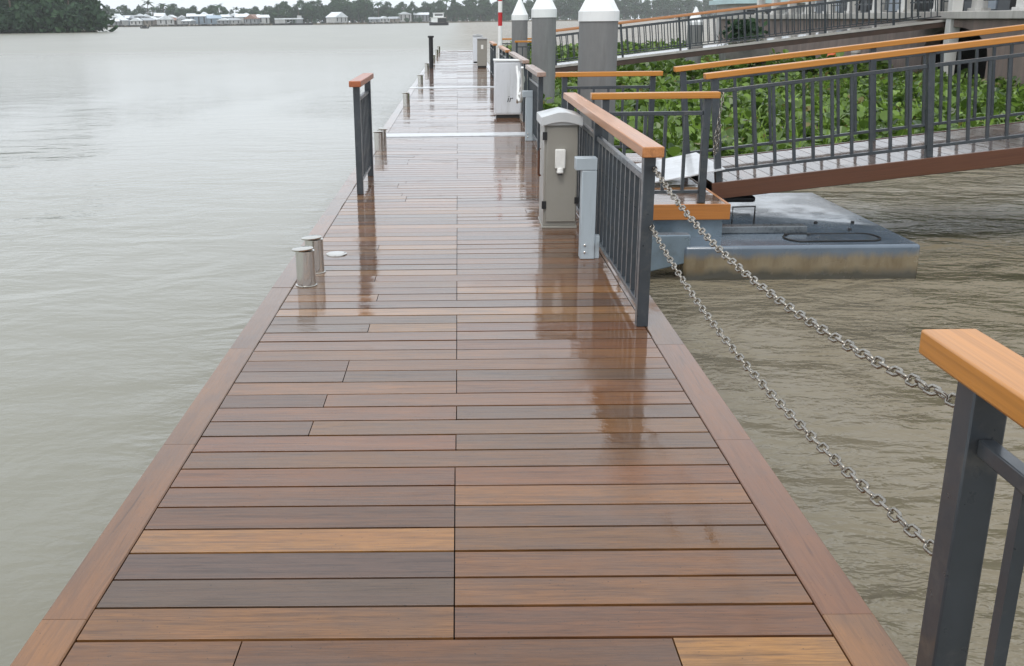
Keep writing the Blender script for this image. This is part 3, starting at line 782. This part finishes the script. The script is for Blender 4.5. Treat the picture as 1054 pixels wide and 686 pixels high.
while px < 780:
    D = ip(px, SHORE)+random.uniform(14, 46); kind = random.choice(('broad','broad','broad','slim','palm') if px < 450 else ('broad','broad','broad','broad','slim'))
    h = ip(px, TOPS)*.80*random.uniform(.70, 1.10)*(1.12 if kind == 'palm' else 1); sd = i % 3
    x, y = at(px, D)
    place_tree(('far', kind, sd), kind, 20+sd+len(kind)*7, 10., M_tree, 'palm_tree' if kind == 'palm' else 'tree', TL[kind], 'trees along the far shore', (x, y, .3), h/10., random.uniform(0, 6))
    px += random.uniform(3.0, 5.0)*(1 if px < 500 else 1.25); i += 1
px = -70
while px < 780:
    D = ip(px, SHORE)+random.uniform(60, 85); x, y = at(px, D); sd = i % 3
    place_tree(('far', 'broad', sd), 'broad', 55+sd, 10., M_tree, 'tree', 'hazy broad-leaved tree in the back row of the far shore treeline', 'trees along the far shore', (x, y, .3), ip(px, TOPS)*random.uniform(.50, .68)/10., random.uniform(0, 6))
    px += random.uniform(5, 8)*(1 if px < 500 else 1.3); i += 1
px = -70
while px < 780:
    D = ip(px, SHORE)+random.uniform(48, 56); x, y = at(px, D)
    place_tree(('farb', i % 2), 'shrub', 50+i % 2, 3., M_tree, 'bush', 'tall hazy thicket bush between the trunks of the far treeline', 'bushes along the far shore', (x, y, .1), random.uniform(2.2, 3.2), random.uniform(0, 6))
    px += random.uniform(6, 9); i += 1
px = -70
while px < 780:
    D = ip(px, SHORE)+random.uniform(2, 12); x, y = at(px, D)
    place_tree(('farb', i % 2), 'shrub', 50+i % 2, 3., M_tree, 'bush', TL['shrub'], 'bushes along the far shore', (x, y, .1), random.uniform(.8, 1.7), random.uniform(0, 6))
    px += random.uniform(9, 15)*(1 if px > 360 else 1.6)*(.62 if px > 420 else 1); i += 1
# the wooded point on the left, nearer
NL = ['dark broad tree on the wooded point at the left', 'dark slender tree on the wooded point at the left', 'dark palm on the wooded point at the left', 'low dark bush along the water at the left wooded point']
for j in range(27):
    px = -60+j*6.1+random.uniform(-2, 2); D = 300+random.uniform(0, 30)-(100-px)*.06
    px = min(px, 93+j*.12)
    h = (15 if px < 70 else 15-(px-70)*.16)*random.uniform(.82, 1.1)
    kind = 'palm' if j % 9 == 4 else ('slim' if j % 7 == 3 else 'broad'); x, y = at(px, D)
    place_tree(('near', kind, j % 3), kind, 70+j % 3, 10., M_tree2, 'palm_tree' if kind == 'palm' else 'tree', NL[{'broad':0,'slim':1,'palm':2}[kind]], 'trees on the left wooded point', (x, y, .2), h/10., random.uniform(0, 6))
for j in range(30):
    px = -62+j*5.35; D = 292+random.uniform(-2, 6)-(100-px)*.06; x, y = at(px, D)
    place_tree(('nearb', j % 2), 'shrub', 90+j % 2, 3., M_tree2, 'bush', NL[3], 'bushes on the left wooded point', (x, y, -.2), random.uniform(1.7, 2.9), random.uniform(0, 6))
# ground of both shores
def land(name, pts, z0, label):
    mb = MB(); mb.prism(pts, -1.2, z0, 'z'); return tag(mb.build(name, M_soil, smooth=0), label, None, None, 'structure')
sh = [at(p, d) for p, d in SHORE]
land('far_shore', [(-1200, 700)]+sh+[(1200, 1200), (1200, 1600), (-1200, 1600)], -.1, 'low muddy far shore under the treeline')
land('left_point', [at(-250, 275), at(98, 298), at(100, 312), at(90, 345), at(-250, 345)], -.2, 'low dark point of land at the left')

# ------------------------------------------------------------------ houses, boats on the far side
def house(label, px, D, w, d, h, rh, wm, rm, rz=0, win=3, hip=False, group='houses along the far shore'):
    D *= 1.27; x, y = at(px, D); h *= .95; w *= 1.3; rh *= 1.3; o = empty('house', (x, y, -.25), rz*4, label, 'house', group)
    mb = MB(); mb.box(-w/2, w/2, -d/2, d/2, .9, h); mb.build('wall', wm, o)
    mb = MB()
    for sx in (-w/2+.15, 0, w/2-.15):
        for sy in (-d/2+.15, d/2-.15): mb.box(sx-.12, sx+.12, sy-.12, sy+.12, -1.4, .899)
    mb.build('stilts', M_under, o)
    e = .5
    if hip: mb = MB(); mb.add([(-w/2-e,-d/2-e,h+.01),(w/2+e,-d/2-e,h+.01),(w/2+e,d/2+e,h+.01),(-w/2-e,d/2+e,h+.01),(-w*.25,0,h+rh),(w*.25,0,h+rh)], [(0,1,5,4),(1,2,5),(2,3,4,5),(3,0,4),(3,2,1,0)])
    else: mb = MB(); mb.prism([(-w/2-e, h+.01), (w/2+e, h+.01), (0, h+rh)], -d/2-e, d/2+e) if win % 2 else mb.prism([(-d/2-e, h+.01), (d/2+e, h+.01), (0, h+rh)], -w/2-e, w/2+e, 'x')
    mb.build('roof', rm, o)
    for k in range(win):
        q = -w/2+w*(k+.5)/win; mb = MB(); mb.box(q-.45, q+.45, -d/2-.03, -d/2-.003, 1.2+(.0 if k % 2 else .5), h-.4); mb.build('window' if k % 2 == 0 else 'door', M_dark, o)
    return o
W_, Rf = M_walls, M_roofs
hs = [ # label, px, D, w, d, h, rh, wall, roof, rz, win
 ('pale-roofed house at the left end of the far village, beside the wooded point', 116, 556, 6, 6, 3.6, 1.4, W_[0], Rf[0], .1, 2),
 ('low house with a broad white roof, second from the wooded point', 124, 562, 6.5, 6, 4.2, 1.6, W_[1], Rf[0], -.1, 3),
 ('grey two-level house rising behind the white-roofed one', 133, 574, 6, 6, 5.4, 1.8, W_[0], Rf[1], .15, 2),
 ('white-walled house with pale roof left of the small sampan', 140, 558, 6, 6, 3.8, 1.5, W_[1], Rf[0], 0, 3),
 ('grey-roofed house right behind the small sampan', 150, 561, 5.5, 6, 4.0, 1.3, W_[2], Rf[1], .2, 2),
 ('tan-walled house right of the small sampan', 158, 570, 5.5, 6, 4.6, 1.6, W_[2], Rf[0], -.2, 3),
 ('large white gabled house in the middle of the far village', 168, 558, 8, 7, 4.4, 2.2, W_[1], Rf[0], .1, 3),
 ('small rust-roofed house between the white gabled and blue houses', 177, 564, 5, 5, 3.8, 1.3, W_[2], Rf[3], 0, 2),
 ('narrow pale house next to the rust-roofed one', 184, 560, 4.5, 5, 4.8, 1.2, W_[1], Rf[1], .1, 1),
 ('grey shed with a low pale roof left of the big blue-grey building', 191, 558, 5.5, 6, 3.2, 1.0, W_[0], Rf[0], -.1, 2),
 ('big pale blue-grey building standing tall over the village', 204, 566, 11, 8, 6.4, 1.0, W_[3], Rf[0], .05, 4),
 ('blue-roofed house right of the big blue-grey building', 216, 562, 7, 6, 4.8, 1.6, W_[3], Rf[2], .1, 2),
 ('low grey house on the water with a pale roof', 226, 557, 6.5, 6, 3.4, 1.2, W_[0], Rf[0], 0, 3),
 ('white house with a grey roof left of the white upper-floored house', 235, 560, 6, 6, 3.4, 1.2, W_[1], Rf[1], .2, 2),
 ('tall white house beside the red-roofed house', 244, 565, 6.5, 7, 5.6, 1.6, W_[1], Rf[0], 0, 2),
 ('broad house with a rusty red roof', 255, 560, 7.5, 7, 4.2, 2.2, W_[0], Rf[3], -.1, 3),
 ('white-roofed house left of the long jetty building', 264, 562, 6, 6, 5.0, 1.4, W_[1], Rf[0], .1, 2),
 ('pale gabled boathouse standing alone right of the long jetty building', 337, 563, 10, 8, 4.6, 2.6, W_[1], Rf[0], .25, 3),
 ('low grey waterside hut among the trees left of the ferry', 374, 610, 6, 6, 3.0, 1.2, W_[0], Rf[1], 0, 2),
 ('small pale-roofed hut right of the low grey hut', 383, 618, 6, 6, 3.4, 1.3, W_[1], Rf[0], .1, 3),
 ('tan hut on the shore midway between boathouse and ferry', 393, 622, 6, 6, 3.2, 1.2, W_[2], Rf[1], -.1, 2),
 ('white house set back and high among trees left of the ferry', 403, 660, 8, 6, 6.8, 1.4, W_[1], Rf[0], .1, 3),
 ('pale-roofed house above the bushes just left of the ferry', 420, 668, 9, 6, 6.2, 1.4, W_[0], Rf[0], 0, 4),
 ('white house standing among the trees left of the striped pole', 496, 760, 8, 7, 6.2, 2, W_[1], Rf[0], .1, 2),
 ('pale house in the trees right beside the striped pole', 509, 775, 9, 7, 5.4, 1.5, W_[0], Rf[0], 0, 3)]
for q in hs: house(*q)
for k in range(14):
    house('small pale-roofed house in the crowded back row of the far village', 120+k*10.6+random.uniform(-3, 3), 568+random.uniform(0, 5), random.uniform(4, 6), 5, random.uniform(5.2, 7.0), random.uniform(1.2, 2.0), random.choice(W_), random.choice((Rf[0], Rf[0], Rf[1])), random.uniform(-.1, .1), 1+k % 3, group='back row houses of the far village')
jx, jy = at(291, 705); jb = empty('jetty_building', (jx, jy, -.1), 0, 'long low white jetty building with a small tower on the far shore', 'building')
mb = MB(); mb.box(-10, 8.5, -3, 3, 3.2, 4.0); mb.build('roof', M_roofs[0], jb)
mb = MB(); mb.box(-10, -3, -2.6, 2.6, .7, 3.19); mb.build('wall', M_walls[1], jb)
mb = MB(); mb.box(4.5, 8.2, -2.6, 2.6, .7, 3.19); mb.build('wall', M_walls[0], jb)
mb = MB(); mb.box(5, 7.6, -1.4, 1.4, 4.01, 5.6); mb.build('tower', M_walls[1], jb)
mb = MB()
for q in (-2, 0, 2, 4): mb.box(q-.15, q+.15, -2.6, -2.3, .7, 3.19)
mb.build('columns', M_walls[0], jb)
mb = MB(); mb.box(-11.5, 15, -3.6, 3.4, -.9, .69); mb.build('jetty_base', M_under, jb)

def ferry():
    x, y = at(437, 445); o = empty('ferry', (x, y, -.6), R(8), 'small white and black double-decked ferry boat out on the river', 'boat')
    mb = MB()
    sec = [(-4, .2, 1.6), (-3.2, 1.3, 1.35), (-1, 1.6, 1.1), (2, 1.6, 1.1), (3.6, 1.2, 1.3), (4.2, .3, 1.5)]
    vs = []; fs = []
    for xx, w, z in sec: vs += [(xx, -w, z), (xx, -w*.7, -.3), (xx, w*.7, -.3), (xx, w, z)]
    for i in range(len(sec)-1):
        for k in range(3): fs.append((i*4+k, i*4+4+k, i*4+5+k, i*4+1+k))
        fs.append((i*4+3, i*4+7, i*4+4, i*4))
    fs += [(0,1,2,3), (23,22,21,20)]
    mb.add(vs, fs); mb.build('hull', M_hull_dk, o)
    mb = MB(); mb.box(-3.2, -.6, -1.3, 1.3, 1.25, 3.0); mb.build('cabin', M_cap, o)
    mb = MB(); mb.box(-.59, 3.1, -1.25, 1.25, 1.2, 2.7); mb.build('cargo_deck', M_dark, o)
    mb = MB(); mb.box(-3.6, 3.0, -1.5, 1.5, 3.01, 3.25); mb.build('deck_roof', M_wcol, o)
    mb = MB(); mb.box(-2.2, 2.0, -1.2, 1.2, 3.26, 4.9); u = mb.build('upper_cabin', M_cap, o)
    mb = MB(); mb.box(-1.8, 1.6, -1.23, -1.203, 3.9, 4.5); mb.build('window', M_dark, u)
    mb = MB(); mb.box(-2.5, 2.3, -1.4, 1.4, 4.91, 5.1); mb.build('roof', M_cap, o)
    mb = MB(); mb.tube([(.2,0,5.1), (.2,0,6.6)], .07, 6); mb.build('mast', M_black, o)
ferry()
x, y = at(147, 470); o = empty('sampan', (x, y, -.6), .1, 'tiny dark sampan in front of the far village', 'boat')
mb = MB(); mb.prism([(-2.2, .9), (-1.6, -.1), (1.6, -.1), (2.3, 1.0), (1.2, .5), (-1.2, .5)], -.55, .55); mb.build('hull', M_hull_dk, o)
mb = MB(); mb.prism([(-1, .51), (.9, .51), (.8, 1.25), (-.9, 1.25)], -.5, .5); mb.build('canopy', M_dark, o)

# ------------------------------------------------------------------ promenade on the right bank
WX = 15.0; WT = 1.45
pw = empty('promenade_wall', (WX, 3, -.6), 0, 'weathered pinkish retaining wall with dark arches below the promenade', 'wall')
mb = MB(); H_ = WT+.6
bays = [(q*8.16, q*8.16+8.16) for q in range(7)]
for bi, (a, b_) in enumerate(bays):
    if bi != 3:
        mb.box(0, .45, a, b_-.002, -.4, H_); continue
    p0, p1 = a+2.0, b_-2.0; pts = [(a, -.4), (p0, -.4), (p0, 1.0)]
    for i in range(1, 12):
        t = PI*(1-i/12); pts.append(((p0+p1)/2+(p1-p0)/2*math.cos(t), 1.0+.82*math.sin(t)))
    pts += [(p1, 1.0), (p1, -.4), (b_-.002, -.4), (b_-.002, H_), (a, H_)]
    mb.prism(pts, 0, .45, 'x')
mb.build('arched_wall', M_pink, pw)
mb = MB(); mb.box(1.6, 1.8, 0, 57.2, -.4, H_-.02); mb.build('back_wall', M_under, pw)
mb = MB(); mb.box(-.14, .5, -.1, 57.3, H_+.002, H_+.22); mb.build('coping', M_conc, pw, bevel=.02)
mb = MB(); mb.prism([(WX+.52, 2.9), (WX+60, 2.9), (WX+60, 60.3), (WX+.52, 60.3)], WT-.05, WT+.19, 'z'); mb.prism([(WX+1.85, 2.9), (WX+60, 2.9), (WX+60, 60.2), (WX+1.85, 60.2)], -1.2, WT-.052, 'z')
tag(mb.build('promenade', M_conc), 'raised pale promenade on the right bank', None, None, 'structure')
PZ = WT+.19
pav = empty('pavilion', (WX+.8, 30, PZ), 0, 'white-columned pavilion on the promenade behind the distant gangway', 'building')
mb = MB(); mb.box(-.5, 8, -1.2, 27, 3.4, 3.75); mb.build('roof_slab', M_conc, pav, bevel=.02)
mb = MB(); mb.box(3.4, 3.7, -1, 26.5, 0, 3.39); mb.build('back_wall', M_walls[0], pav)
for k in range(11):
    mb = MB(); yy = -.6+k*2.55; w = .17
    mb.box(-.17, .17, yy-w, yy+w, .12, 3.39); mb.box(-.24, .24, yy-.24, yy+.24, 0, .119); mb.build('column', M_wcol, pav, bevel=.01)
for k in range(10):
    yy = -.6+k*2.55
    mb = MB(); mb.box(3.34, 3.395, yy+.5, yy+2.1, .1, 2.6); mb.build('window', M_dark if k % 3 else M_bpanel, pav)
for k in range(10):
    yy = -.6+k*2.55; mb = MB(); mb.box(-.03, .03, yy+.25, yy+2.3, .75, .82); mb.box(-.03, .03, yy+.25, yy+2.3, .32, .37); mb.build('guard_rail', M_slate, pav)
# items at the right end of the promenade, close to the landing
gp = empty('gate_post', (15.05, 31.9, -.6), 0, 'rust-stained white concrete post where the distant gangway meets the promenade', 'post')
mb = MB(); mb.box(-.16, .16, -.16, .16, 0, 5.2); mb.build('shaft', M_wcol, gp, bevel=.015)
mb = MB(); mb.box(-.22, .22, -.22, .22, 5.201, 5.35); mb.build('cap', M_wcol, gp, bevel=.015)
kb = empty('kiosk', (17.2, 28.6, PZ), 0, 'pale blue panelled kiosk on the promenade at the upper right corner', 'kiosk')
mb = MB(); mb.box(-1.2, 1.2, -1.2, 1.2, 0, 2.6); mb.build('wall', M_bpanel, kb)
for q in (-1.2, -.1, 1.0):
    mb = MB(); mb.box(q, q+.2, -1.26, -1.202, 0, 2.6); mb.build('mullion', M_wcol, kb)
mb = MB(); mb.tube([(-.98, -1.23, .1), (-.12, -1.23, 2.4)], .05, 6); mb.build('brace', M_wcol, kb)
mb = MB(); mb.box(-.85, -.2, -1.225, -1.203, 1.2, 2.3); mb.build('window', M_dark, kb)
mb = MB(); mb.box(-1.5, 1.5, -1.6, 1.5, 2.601, 2.75); mb.build('roof', M_teal, kb)
x, y = at(748, 72.); tb = empty('boathouse', (x, y, -.2), 0, 'pale teal-roofed riverside hall beyond the promenade end', 'building')
mb = MB(); mb.box(-1.7, 3.0, -2, 4, 0, 2.6); mb.build('wall', M_walls[1], tb)
mb = MB(); mb.prism([(-2.2, 2.601), (3.4, 2.601), (3.4, 2.9), (-2.2, 2.9)], -2.5, 4.5); mb.build('eaves', M_teal, tb)
mb = MB(); mb.prism([(-2.0, 2.901), (3.2, 2.901), (2.4, 4.0), (-1.2, 4.0)], -2.3, 4.3); mb.build('roof', M_teal, tb)
mb = MB(); mb.box(-1.2, .6, -2.03, -2.003, .4, 2.2); mb.build('window', M_dark, tb)
pl_ = empty('planter', (9.95, 36.2, -.9), 0, 'weathered grey timber planter holding the dark shrub behind the distant gangway', 'planter')
mb = MB(); mb.prism([(-.72, 1.02), (.72, 1.02), (.78, 1.55), (-.78, 1.55)], -.5, .5); mb.build('box', plain('grey_timber', (.17,.165,.155), .8, 0, .3, 4, .2), pl_, bevel=.01)
for q in (-.6, .6):
    for q2 in (-.38, .38):
        mb = MB(); mb.box(q-.06, q+.06, q2-.06, q2+.06, 0, 1.019); mb.build('leg', M_brown, pl_)
# dark shrub growing by the far gangway
place_tree('dark_shrub', 'shrub', 131, 1.5, M_tree2, 'dark_shrub', 'dark tangled shrub growing in the grey planter behind the distant gangway', None, (9.95, 36.2, .62), .78, .4)
del bpy.data.objects['dark_shrub']['group']

# ------------------------------------------------------------------ haze
HAZE = 0.00022
if HAZE:
    m_, nt, b = base_mat('haze'); nt.nodes.remove(b)
    pv = N(nt, 'ShaderNodeVolumePrincipled'); pv.inputs['Color'].default_value = (.9, .93, .96, 1); pv.inputs['Density'].default_value = HAZE; pv.inputs['Anisotropy'].default_value = .2
    nt.links.new(pv.outputs[0], nt.nodes['Material Output'].inputs['Volume'])
    mb = MB(); mb.box(-1520, 1520, -320, 1720, -2.3, 30)
    tag(mb.build('haze', m_, smooth=0), 'thin pale river haze', None, None, 'stuff')

# ------------------------------------------------------------------ light
SUN_EL, SUN_AZ = R(58), R(200)      # high, behind the viewer, veiled by cloud
w = bpy.data.worlds.new('World'); sc.world = w; w.use_nodes = True
nt = w.node_tree; bg = nt.nodes['Background']
sky = N(nt, 'ShaderNodeTexSky', sky_type='NISHITA'); sky.sun_disc = False; sky.sun_elevation = SUN_EL; sky.sun_rotation = SUN_AZ; sky.dust_density = 3; sky.air_density = 1
hsv = N(nt, 'ShaderNodeHueSaturation'); hsv.inputs['Saturation'].default_value = .35; nt.links.new(sky.outputs[0], hsv.inputs['Color'])
tc = N(nt, 'ShaderNodeTexCoord').outputs['Generated']
cl = noise(nt, mapping(nt, tc, (1, 1, 3.0)), 2.2, 6, .55, .4)
cloud = ramp(nt, cl, [(.3, (5.9, 6.4, 7.0)), (.7, (7.4, 7.9, 8.45))])
mx = mix(nt, .88, hsv.outputs[0], cloud)
nt.links.new(mx, bg.inputs['Color']); bg.inputs['Strength'].default_value = .108
sl = bpy.data.lights.new('Sun', 'SUN'); sl.energy = .8; sl.angle = R(25); sl.color = (1, .96, .90)
so = bpy.data.objects.new('Sun', sl); col.objects.link(so)
d = Vector((math.sin(SUN_AZ)*math.cos(SUN_EL), math.cos(SUN_AZ)*math.cos(SUN_EL), math.sin(SUN_EL)))
so.rotation_euler = d.to_track_quat('Z', 'Y').to_euler(); so.location = (0, -10, 30)

# ------------------------------------------------------------------ camera
cam = bpy.data.cameras.new('Camera'); co = bpy.data.objects.new('Camera', cam); col.objects.link(co); sc.camera = co
cam.sensor_width = 36; cam.sensor_fit = 'HORIZONTAL'; cam.lens = 1030/1054*36
cam.shift_x = (527-465)/1054; cam.clip_start = .05; cam.clip_end = 6000
co.matrix_world = Matrix.Translation((0, 0, 1.6)) @ Matrix.Rotation(R(.5239), 4, 'Z') @ Matrix.Rotation(PI/2-R(17.381), 4, 'X') @ Matrix.Rotation(-.012, 4, 'Z')

sc.view_settings.view_transform = 'Standard'; sc.view_settings.look = 'None'; sc.view_settings.exposure = 0.72; sc.view_settings.gamma = 1
sc.cycles.use_denoising = True
sc.cycles.volume_bounces = 1; sc.cycles.max_bounces = 8
